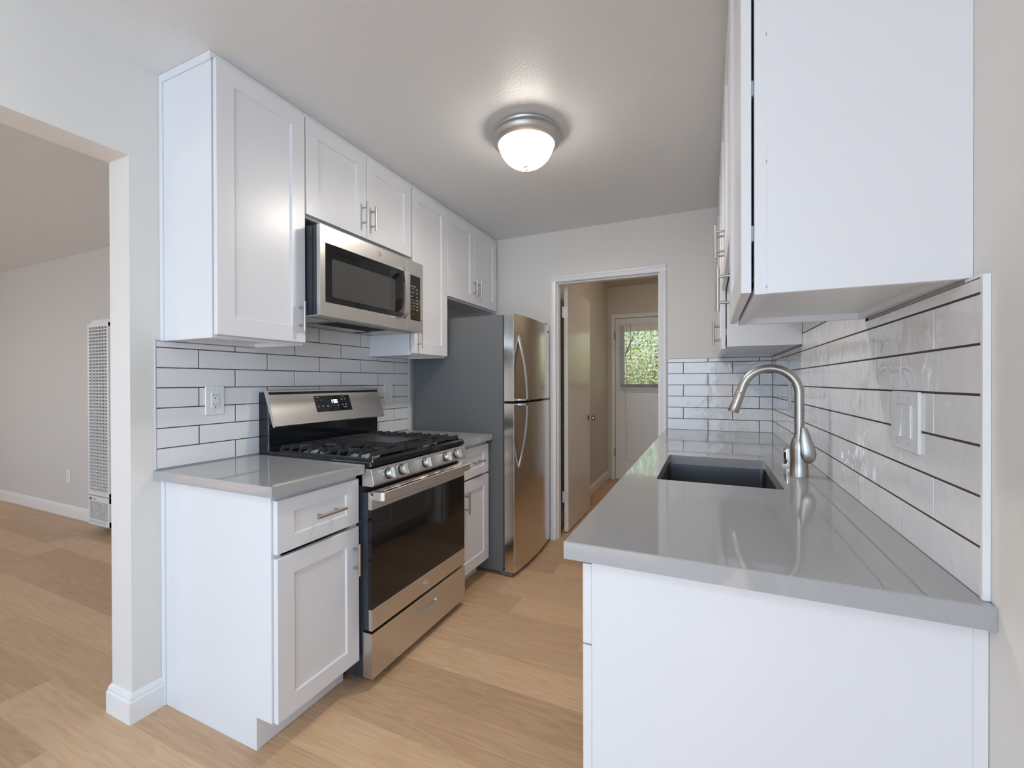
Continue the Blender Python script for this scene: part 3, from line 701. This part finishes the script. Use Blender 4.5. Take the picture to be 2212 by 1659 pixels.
# flat bar handle with returned ends
bm = B()
hz0, hz1 = .766, .803
out = [(DX, Y0+.014), (.722, Y0+.014), (.735, Y0+.022), (.735, Y1-.022), (.722, Y1-.014), (DX, Y1-.014), (DX, Y1-.034), (.716, Y1-.034), (.721, Y1-.040), (.721, Y0+.040), (.716, Y0+.034), (DX, Y0+.034)]
prism(bm, out, 'z', hz0, hz1, bev=.002)
bmesh.ops.triangulate(bm, faces=[f for f in bm.faces if len(f.verts) > 4])
finish('door_handle', bm, M_steel, od)
def emblem(parent, x, y, z, r, s=1):
    bm = B(); k = 36
    for (ra, rb, h) in ((r, r*.86, .0015),):
        o1 = [bm.verts.new((x+s*h, y+ra*math.cos(2*PI*i/k), z+ra*math.sin(2*PI*i/k))) for i in range(k)]; i1 = [bm.verts.new((x+s*h, y+rb*math.cos(2*PI*i/k), z+rb*math.sin(2*PI*i/k))) for i in range(k)]
        o0 = [bm.verts.new((x, v.co.y, v.co.z)) for v in o1]
        for i in range(k): bm.faces.new((o1[i], o1[(i+1) % k], i1[(i+1) % k], i1[i])); bm.faces.new((o0[i], o0[(i+1) % k], o1[(i+1) % k], o1[i]))
    # script initials drawn as thin strokes
    def st(pts): tube(bm, [(x+s*.001, y+r*a, z+r*b) for a, b in pts], r*.055, 6)
    st([(.05, .38), (-.15, .55), (-.42, .35), (-.50, -.05), (-.35, -.42), (-.08, -.40), (0, -.08), (-.2, -.05)])
    st([(-.02, -.08), (.02, -.5), (-.3, -.68)])
    st([(.48, .36), (.25, .52), (.12, .30), (.30, .08), (.12, -.08), (.14, -.38), (.38, -.42), (.55, -.18)])
    return finish('emblem', bm, M_chrome, parent)
emblem(od, DX+.0005, 1.711, .279, .0165)
# drawer with recessed pull
bm = B(); yA, yB_, zA, zB = 1.634, 1.800, .152, .189; px = .6855
wall_with_holes(bm, 'x', px-.012, px, Y0+.001, Y1-.001, .040, .224, [(yA, yB_, zA, zB)])
bmesh.ops.remove_doubles(bm, verts=bm.verts[:], dist=1e-5)
box(bm, .60, px-.012, Y0+.001, Y1-.001, .040, .224)
dr = finish('drawer', bm, M_steel, rg)
bm = B(); box(bm, px-.0115, px-.0105, yA, yB_, zA, zB, mi=1)
prism(bm, [(px-.010, zB), (px-.010, zA+.010), (px, zA), (px+.001, zA), (px-.007, zA+.012), (px-.007, zB)], 'y', yA, yB_)
for a, b in ((yA-.003, yA+.001), (yB_-.001, yB_+.003)): box(bm, px-.008, px+.001, a, b, zA-.003, zB+.003)
box(bm, px-.008, px+.001, yA, yB_, zB, zB+.003); box(bm, px-.008, px+.001, yA, yB_, zA-.003, zA)
finish('recessed_pull', bm, [M_steel, M_gray], dr)
# backguard: black riser and tilted steel console
bm = B(); box(bm, .0015+.001, .070, Y0+.004, Y1-.004, .905, 1.205, bev=.004); prism(bm, [(.069, 1.054), (.1005, 1.054), (.050, 1.200), (.046, 1.205)], 'y', Y0+.006, Y1-.006); finish('riser', bm, M_enamel, rg)
p_lo, p_hi = Vector((.120, 0, 1.048)), Vector((.062, 0, 1.216))
bm = B(); prism(bm, [(p_lo.x-.018, 1.050), (p_lo.x-.014, 1.043), (p_lo.x-.004, 1.042), (p_lo.x, p_lo.z), (p_hi.x+.001, p_hi.z-.003), (p_hi.x-.004, p_hi.z), (.048, p_hi.z), (.045, 1.208)], 'y', Y0+.001, Y1-.001)
co = finish('console', bm, M_steel, rg)
bm = B(); ax = (p_hi-p_lo).normalized(); nn = Vector((ax.z, 0, -ax.x))
def onp(t, y, h): q = p_lo+ax*t+nn*h; return (q.x, y, q.z)
def slab(bm, t0, t1, ya, yb, h0, h1, mi=0):
    v = [bm.verts.new(onp(t, y, h)) for h in (h0, h1) for t, y in ((t0, ya), (t0, yb), (t1, yb), (t1, ya))]
    for f in ((3, 2, 1, 0), (4, 5, 6, 7), (0, 1, 5, 4), (1, 2, 6, 5), (2, 3, 7, 6), (3, 0, 4, 7)): bm.faces.new([v[i] for i in f]).material_index = mi
ds0, ds1 = .052, .140; yd0, yd1 = 1.592, 1.832
bm = B()
v1 = rrect(ds0, ds1, yd0, yd1, .006)
A_ = [bm.verts.new(onp(t, y, -.001)) for t, y in v1]; B_ = [bm.verts.new(onp(t, y, .0012)) for t, y in v1]; k = len(v1)
bm.faces.new(A_); bm.faces.new(B_)
for j in range(k): bm.faces.new((A_[j], A_[(j+1) % k], B_[(j+1) % k], B_[j]))
slab(bm, ds0, ds1, yd1, yd1+.003, -.001, .0015, mi=1)
dsp = finish('display', bm, [M_bglass, M_chrome], rg)
bm = B()  # clock reading 1:06 as seven-segment digits
def digit(bm, y, t, w, h, segs):
    q = .0022
    S = {'a': (t+h-q, t+h, y, y+w), 'g': (t+h/2-q/2, t+h/2+q/2, y, y+w), 'd': (t, t+q, y, y+w), 'f': (t+h/2, t+h, y, y+q), 'e': (t, t+h/2, y, y+q), 'b': (t+h/2, t+h, y+w-q, y+w), 'c': (t, t+h/2, y+w-q, y+w)}
    for c_ in segs: a = S[c_]; slab(bm, a[0], a[1], a[2], a[3], .0010, .0018)
td = .097
digit(bm, 1.693, td, .010, .019, 'bc'); slab(bm, td+.004, td+.006, 1.7075, 1.7095, .001, .0018); slab(bm, td+.012, td+.014, 1.7075, 1.7095, .001, .0018)
digit(bm, 1.714, td, .0105, .019, 'abcdef'); digit(bm, 1.729, td, .0105, .019, 'acdefg')
finish('clock_digits', bm, M_digit, dsp)
bm = B()
for t, y, w_ in ((.131, 1.600, .024), (.115, 1.602, .009), (.115, 1.628, .009), (.132, 1.775, .022), (.118, 1.768, .011), (.118, 1.792, .009), (.114, 1.768, .011), (.114, 1.792, .009), (.083, 1.603, .010), (.078, 1.606, .006), (.084, 1.630, .012), (.079, 1.634, .006), (.084, 1.662, .012), (.079, 1.664, .011), (.082, 1.692, .004), (.082, 1.712, .005), (.084, 1.735, .010), (.079, 1.736, .009), (.086, 1.768, .009), (.082, 1.768, .009), (.088, 1.790, .010), (.082, 1.790, .010), (.070, 1.775, .024)):
    slab(bm, t, t+.0018, y, y+w_, .0010, .0016)
finish_each('key_legend', bm, M_ink, dsp)
# burners
for bx_, by_, br in ((.22, 1.48, .036), (.52, 1.48, .046), (.22, 1.94, .036), (.52, 1.94, .042), (.37, 1.71, .04)):
    bm = B(); lathe(bm, (bx_, by_, .918), [(br+.022, 0), (br+.02, .003), (br+.004, .006), (br+.002, .014), (br, .016)], 28, mi=1); lathe(bm, (bx_, by_, .934), [(br, 0), (br, .004), (br-.004, .006), (0, .006)], 28)
    finish('burner', bm, [M_iron, M_gray], rg)
# cast-iron grates
GZ = .957; gx0, gx1 = .125, .655
def bar(bm, p, q, wd=.010, ht=.014):
    p, q = Vector(p), Vector(q); d = (q-p).normalized(); s = Vector((-d.y, d.x, 0)).normalized()*wd/2; h = Vector((0, 0, ht))
    v = [bm.verts.new(a) for a in (p-s-h, p+s-h, q+s-h, q-s-h, p-s*.7, p+s*.7, q+s*.7, q-s*.7)]
    for f in ((3, 2, 1, 0), (4, 5, 6, 7), (0, 1, 5, 4), (1, 2, 6, 5), (2, 3, 7, 6), (3, 0, 4, 7)): bm.faces.new([v[i] for i in f])
def grate(ya, yb, outer):
    bm = B(); yo, yi = (ya, yb) if outer < 0 else (yb, ya); sg = 1 if outer < 0 else -1
    # low outer rail, high inner rail, front and back bars
    bar(bm, (gx0, yo, .936), (gx1, yo, .936), .012, .013); bar(bm, (gx0, yi, GZ), (gx1, yi, GZ), .012, .018)
    for x in (gx0, gx1): bar(bm, (x, yo+sg*.012, GZ), (x, yi, GZ), .014, .016); bar(bm, (x, yo, .937), (x, yo+sg*.012, GZ), .014, .013)
    k = 8
    for i in range(1, k+1):
        x = gx0+(gx1-gx0)*i/(k+1); ln = .075 if i not in (2, 7) else .105
        bar(bm, (x, yo, .938), (x, yo+sg*.014, GZ+.001), .012, .014); bar(bm, (x, yo+sg*.014, GZ+.001), (x, yo+sg*ln, GZ+.001), .011, .014)
        bar(bm, (x, yi, GZ+.001), (x, yi-sg*(ln-.012), GZ+.001), .011, .014)
    ym = (ya+yb)/2
    bar(bm, (gx0, ym, GZ), (gx0+.07, ym, GZ), .009, .013); bar(bm, (gx1-.07, ym, GZ), (gx1, ym, GZ), .009, .013)
    bar(bm, (gx0+.21, ym, GZ), (gx1-.21, ym, GZ), .009, .013); bar(bm, ((gx0+gx1)/2, ya, GZ), ((gx0+gx1)/2, yb, GZ), .011, .015)
    for cx in (.245, .535):
        for a in (45, 135, 225, 315):
            a = math.radians(a); bar(bm, (cx+.028*math.cos(a), ym+.028*math.sin(a), GZ+.001), (cx+.085*math.cos(a), ym+.085*math.sin(a), GZ+.001), .008, .012)
    for x in (gx0+.004, gx1-.004):
        for y in (yo, yi): bar(bm, (x-.006, y, .936), (x+.006, y, .936), .014, .018)
    return finish('grate', bm, M_iron, rg)
grate(1.362, 1.590, -1); grate(1.828, 2.060, 1)
bm = B()
for y in (1.604, 1.816): bar(bm, (gx0, y, GZ), (gx1, y, GZ), .012, .018)
for x in (gx0, gx1, .60, .21): bar(bm, (x, 1.604, GZ), (x, 1.816, GZ), .012, .016)
for x in (gx0+.01, gx1-.01):
    for y in (1.604, 1.816): bar(bm, (x-.006, y, .936), (x+.006, y, .936), .013, .018)
finish('grate', bm, M_iron, rg)
bm = B()
gl = [rloop(.165, .585, 1.608, 1.812, .957, .02), rloop(.165, .585, 1.608, 1.812, .964, .02), rloop(.171, .579, 1.614, 1.806, .964, .018), rloop(.178, .572, 1.621, 1.799, .9605, .015)]
for a, b in zip(gl, gl[1:]):
    k = len(a)
    for j in range(k): bm.faces.new((a[j], a[(j+1) % k], b[(j+1) % k], b[j]))
bm.faces.new(gl[0]); bm.faces.new(gl[-1]); finish('griddle', bm, M_griddle, rg)

# ------------------------------------------------------------------ microwave
mw = thing('microwave', 'stainless over-the-range microwave hanging above the gas range', 'microwave', (.2, YM, 1.541))
bm = B(); box(bm, .004, .362, Y0, Y1, 1.548, 1.934); box(bm, .30, .388, Y0+.001, Y1-.001, 1.545, 1.934, bev=.001); finish('body', bm, M_bside, mw)
bm = B()
box(bm, .010, .385, Y0+.002, Y1-.002, 1.5405, 1.5478)
finish('bottom_plate', bm, M_gray, mw)
bp_ = bpy.data.objects['bottom_plate']
bm = B()
def ftile(x0, x1, y0, y1, mi, z=1.5400): box(bm, x0, x1, y0, y1, z, z+.0008, mi=mi)
ftile(.17, .30, 1.53, 1.88, 0, 1.5385)     # dark vent opening
ftile(.05, .16, 1.50, 1.74, 1); ftile(.05, .16, 1.75, 1.93, 2); ftile(.05, .30, 1.362, 1.49, 2); ftile(.05, .30, 1.905, 2.05, 2)
for a in ((.165, .169, 1.5, 1.9), (.045, .049, 1.36, 2.05), (.049, .30, 1.492, 1.496), (.05, .30, 1.893, 1.897), (.33, .332, 1.36, 2.07)): ftile(*a, 0, 1.5388)
finish('grease_filters', bm, [M_dark, M_gray, M_lgray], bp_)
XF = .408; YS = 1.9295
bm = B(); wall_with_holes(bm, 'x', .388, XF, Y0, YS-.0008, 1.541, 1.936, [(1.366, 1.918, 1.602, 1.862)])
bmesh.ops.remove_doubles(bm, verts=bm.verts[:], dist=1e-5)
md = finish('door', bm, M_steel, mw)
bm = B(); box(bm, .389, XF-.0005, 1.366, 1.918, 1.602, 1.862); bz = finish('door_glass', bm, M_bglass, md)
M_mesh = mat('perforated_screen', (.055, .053, .05), .25)
bm = B(); prism(bm, rrect(1.404, 1.832, 1.630, 1.800, .010), 'x', XF-.0006, XF-.0001); finish('screen', bm, M_mesh, md)
bm = B(); box(bm, .388, XF, YS+.0008, Y1, 1.541, 1.936, bev=.001); pn = finish('control_panel', bm, M_steel, mw)
bm = B(); box(bm, XF-.001, XF+.0008, 1.962, 2.052, 1.602, 1.856, bev=.0005); box(bm, XF-.001, XF+.0012, 2.052, 2.0545, 1.602, 1.856, mi=1); kp = finish('keypad', bm, [M_bglass, M_chrome], mw)
bm = B()
for z, row in ((1.792, ((1.967, .045),)), (1.778, ((1.975, .020), (2.012, .018))), (1.758, ((1.975, .018), (2.014, .014))), (1.735, ((1.967, .02), (2.014, .016))), (1.716, ((1.968, .008), (1.988, .009), (2.014, .014))), (1.698, ((1.968, .008), (1.988, .009), (2.012, .020))), (1.680, ((1.968, .008), (1.988, .009), (2.014, .014))), (1.662, ((1.968, .008), (1.988, .009), (2.012, .020))), (1.636, ((1.982, .012),))):
    for y, w_ in row: box(bm, XF+.0007, XF+.0011, y, y+w_, z, z+.0022); 
finish_each('key_legend', bm, M_ink, kp)
emblem(md, XF, 1.706, 1.903, .0125)
bm = B()  # bowed D handle: chamfered posts and a curved front blade
N_ = 14; zA, zB = 1.601, 1.864
outer = []; inner_ = []
for i in range(N_+1):
    t = i/N_; z = zA+(zB-zA)*t; outer.append((XF+.046+.010*(1-(2*t-1)**2)-(.012 if i in (0, N_) else 0), z))
for i in range(N_+1):
    t = i/N_; z = zA+.034+(zB-zA-.070)*t; inner_.append((XF+.035+.010*(1-(2*t-1)**2)-(.010 if i in (0, N_) else 0), z))
ya, yb = 1.846, 1.884
ring_ = [(XF-.001, zA)]+outer+[(XF-.001, zB)]; ring_in = [(XF-.001, zA+.024)]+inner_+[(XF-.001, zB-.026)]
def quadstrip(a, b, y, mi):
    va = [bm.verts.new((x, y, z)) for x, z in a]; vb = [bm.verts.new((x, y, z)) for x, z in b]
    for i in range(len(a)-1): bm.faces.new((va[i], va[i+1], vb[i+1], vb[i])).material_index = mi
    return va, vb
a1, b1_ = quadstrip(ring_, ring_in, ya, 1); a2, b2_ = quadstrip(ring_, ring_in, yb, 1)
for p, q, mi in ((a1, a2, 0), (b1_, b2_, 1)):
    for i in range(len(p)-1):
        f = bm.faces.new((p[i], p[i+1], q[i+1], q[i])); f.material_index = mi; f.smooth = True
finish('door_handle', bm, [M_steel, M_chrome], md)
# side details
bm = B(); box(bm, .360, .3635, Y0-.001, Y0+.001, 1.55, 1.93); tube(bm, [(.35, Y0-.002, 1.88), (.35, Y0+.002, 1.88)], .006, 12); finish('side_seam', bm, M_black, mw)

# ------------------------------------------------------------------ refrigerator
FY0, FY1 = 2.4935, 3.2075
fr = thing('refrigerator', 'stainless top-freezer refrigerator with charcoal sides next to the doorway', 'refrigerator', (.4, 2.85, 0))
bm = B(); box(bm, .035, .725, FY0, FY1, .025, 1.685, bev=.004)
for x in (.1, .66):
    for y in (FY0+.06, FY1-.06): tube(bm, [(x, y, 0), (x, y, .03)], .02, 10)
finish('body', bm, M_fside, fr)
bm = B(); box(bm, .724, .738, FY0+.006, FY1-.006, .05, 1.682); finish('gasket', bm, M_gasket, fr)
bm = B(); box(bm, .70, .775, FY0+.008, FY1-.01, .012, .032); box(bm, .725, .79, FY0+.002, FY0+.05, .005, .024, bev=.004); finish('kick_grille', bm, M_fside, fr)
def fdoor(z0, z1):
    bm = B(); k = 28; prof = [(.738, FY0)]
    prof += [(.802, FY0), (.8055, FY0+.002)]
    for i in range(1, k): 
        t = i/k; y = FY0+.002+(FY1-FY0-.004)*t; prof.append((.8055+.022*(1-(2*t-1)**2)+(.006 if 0 else 0)-.012*t, y))
    prof += [(.7935, FY1-.002), (.790, FY1), (.738, FY1)]
    A = [bm.verts.new((x, y, z0)) for x, y in prof]; Bv = [bm.verts.new((x, y, z1)) for x, y in prof]; n_ = len(prof)
    bm.faces.new(A); bm.faces.new(Bv)
    for j in range(n_):
        f = bm.faces.new((A[j], A[(j+1) % n_], Bv[(j+1) % n_], Bv[j])); f.smooth = 2 <= j < n_-3
    return finish('door', bm, M_steelv, fr)
def dx_at(y):
    t = (y-FY0-.002)/(FY1-FY0-.004); return .8055+.022*(1-(2*t-1)**2)-.012*t
f_up = fdoor(1.128, 1.688); f_lo = fdoor(.030, 1.112)
def bow_handle(parent, zt_, zb_):
    """blade that springs from the door at zt_ and stands furthest off at zb_"""
    bm = B(); k = 18; yc = 2.562; hw = .011; xs = dx_at(yc)-.002; pts = []
    for i in range(k+1):
        t = i/k; off = .070*math.sin(t*PI/2)**.8; pts.append((xs+off, zt_+(zb_-zt_)*t))
    th = .013
    inn = [(max(x-th, xs-.001), z) for x, z in pts]
    for y in (yc-hw, yc+hw):
        pass
    rows = []
    for (x, z), (xi, zi) in zip(pts, inn):
        rows.append([bm.verts.new(p) for p in ((xi, yc-hw, zi), (x-.003, yc-hw, z), (x, yc-hw+.004, z), (x, yc+hw-.004, z), (x-.003, yc+hw, z), (xi, yc+hw, zi))])
    for a, b in zip(rows, rows[1:]):
        for j in range(6):
            f = bm.faces.new((a[j], a[(j+1) % 6], b[(j+1) % 6], b[j])); f.smooth = True
    bm.faces.new(rows[0]); bm.faces.new(rows[-1])
    s = 1 if zb_ < zt_ else -1
    box(bm, xs-.002, xs+.068, yc-hw, yc+hw, zb_, zb_+s*.010)
    return finish('door_handle', bm, M_nickel, parent)
bow_handle(f_up, 1.560, 1.130); bow_handle(f_lo, .683, 1.110)
bm = B(); y = 3.150; box(bm, dx_at(y)-.001, dx_at(y)+.0015, y-.017, y+.017, 1.625, 1.648, bev=.0008)
bg_ = finish('badge', bm, M_lgray, f_up)
bm = B()
for q in range(4): box(bm, dx_at(y)+.001, dx_at(y)+.002, y-.012+q*.0065, y-.008+q*.0065, 1.632, 1.640)
finish('badge_print', bm, M_black, f_up)
for d_, z in ((f_up, 1.521), (f_lo, .80)):
    bm = B(); y = 3.19; lathe(bm, (dx_at(y)-.001, y, z), [(0, 0), (.005, 0), (.005, .002), (0, .002)], 12, 'x'); finish('screw_plug', bm, M_black, d_)
bm = B(); box(bm, .62, .79, FY1-.08, FY1-.02, 1.685, 1.703, bev=.003); finish('hinge_cover', bm, M_fside, fr)

# ------------------------------------------------------------------ ceiling light
lx, ly = 1.148, 1.878
cl = thing('ceiling_light', 'round flush ceiling light with brushed nickel ring and glowing frosted dome', 'ceiling light', (lx, ly, H))
bm = B(); lathe(bm, (lx, ly, H), [(.135, 0), (.146, -.004), (.152, -.012), (.149, -.020), (.153, -.026), (.161, -.040), (.160, -.050), (.150, -.062), (.134, -.071), (.130, -.070), (.128, -.05), (0, -.05)], 72); finish('ring', bm, M_ring, cl)
bm = B(); k = 16; pr = [(.131, -.058)]+[(.131*math.cos(t)**.84 if t < PI/2-.001 else 0, -.058-.115*math.sin(t)**1.15) for t in [PI/2*i/k for i in range(1, k+1)]]
lathe(bm, (lx, ly, H), pr, 64); dm = finish('glass_dome', bm, M_domeg, cl)
bm = B(); lathe(bm, (lx, ly, H), [(0, -.166), (.012, -.168), (.013, -.173), (.009, -.178), (.009, -.182), (.005, -.188), (.0035, -.192), (0, -.193)], 24); finish('finial', bm, M_knobd, cl)
pl = bpy.data.lights.new('ceiling_lamp_glow', 'AREA'); pl.shape = 'DISK'; pl.size = .11; pl.energy = 4.2; pl.color = (1, .93, .85)
po = bpy.data.objects.new('ceiling_lamp_glow', pl); C.objects.link(po); po.location = (lx, ly, H-.1746)

def unseen_fill_light(name, label, x, y, zc, r, m):  # out-of-view fixtures added for the light they give
    t = thing(name, label, 'ceiling light', (x, y, zc))
    bm = B(); lathe(bm, (x, y, zc), [(r, 0), (r, -.02), (r*.92, -.03), (0, -.03)], 40); finish('ring', bm, M_nickel, t)
    bm = B(); lathe(bm, (x, y, zc), [(r*.9, -.03), (r*.8, -.06), (r*.5, -.09), (0, -.10)], 40); finish('glass_dome', bm, m, t)
M_dome2 = mat('cool_fill_glass', (.9, .9, .88), .3, emit=((.74, .87, 1), 11.5)); M_dome3 = mat('hall_fill_glass', (.9, .9, .88), .3, emit=((1, .88, .72), 17))  # emitting domes of the two added fixtures, cool and warm
unseen_fill_light('ceiling_light', 'small warm ceiling light added out of view to brighten the hall', 1.72, 4.3, 2.47, .12, M_dome3)  # hidden lamp added to light the hall walls
unseen_fill_light('ceiling_light', 'wide ceiling light added behind the camera as cool overhead fill', 1.0, -.70, H, .22, M_dome2)  # unseen lamp added to light the near counter and floor from above

# ------------------------------------------------------------------ wall heater in the living room
hx0, hx1, hy0, hz0, hz1 = -2.845, -2.515, 1.85, .068, 1.748
ht = thing('wall_heater', 'tall white louvred gas wall heater on the living room wall', 'heater', (-2.68, YL, hz0))
bm = B()
box(bm, hx0, hx0+.012, hy0+.012, YL-.001, hz0, hz1); box(bm, hx1-.012, hx1, hy0+.012, YL-.001, hz0, hz1)
box(bm, hx0+.012, hx1-.012, hy0+.04, YL-.001, hz0, hz1, mi=1)
box(bm, hx0+.03, hx1-.005, hy0+.01, YL-.001, hz1, hz1+.03)
finish('casing', bm, [M_heater, M_dark], ht)
def grille(z0, z1, nrow, name, topband, botband):
    bm = B(); x0, x1 = hx0, hx1
    for a, b in ((x0, x0+.022), (x1-.026, x1)): box(bm, a, b, hy0-.006, hy0+.012, z0, z1, bev=.001)
    box(bm, x0, x1, hy0-.005, hy0+.012, z1-topband, z1); box(bm, x0, x1, hy0-.005, hy0+.012, z0, z0+botband)
    ncol = 6; xa, xb = x0+.022, x1-.026
    for i in range(1, ncol): xx = xa+(xb-xa)*i/ncol; box(bm, xx-.004, xx+.004, hy0-.004, hy0+.008, z0, z1)
    za, zb = z0+botband, z1-topband; p = (zb-za)/nrow
    for i in range(nrow):
        z = za+p*i; prism(bm, [(hy0-.004, z), (hy0-.004, z+p*.34), (hy0+.007, z+p*.52), (hy0+.007, z+p*.40)], 'x', xa, xb)
    return finish(name, bm, M_heater, ht)
grille(.315, hz1, 50, 'upper_grille', .03, .03)
lg = grille(hz0, .309, 10, 'lower_grille', .045, .045)
bm = B(); box(bm, hx0+.018, hx0+.055, hy0-.008, hy0-.004, .275, .292, mi=0); box(bm, hx0+.085, hx0+.115, hy0-.007, hy0-.004, .276, .288, mi=1); box(bm, hx0+.02, hx1-.06, hy0-.0065, hy0-.004, .082, .105, mi=2)
finish('name_plate', bm, [M_brass, M_gray, M_lgray], lg)
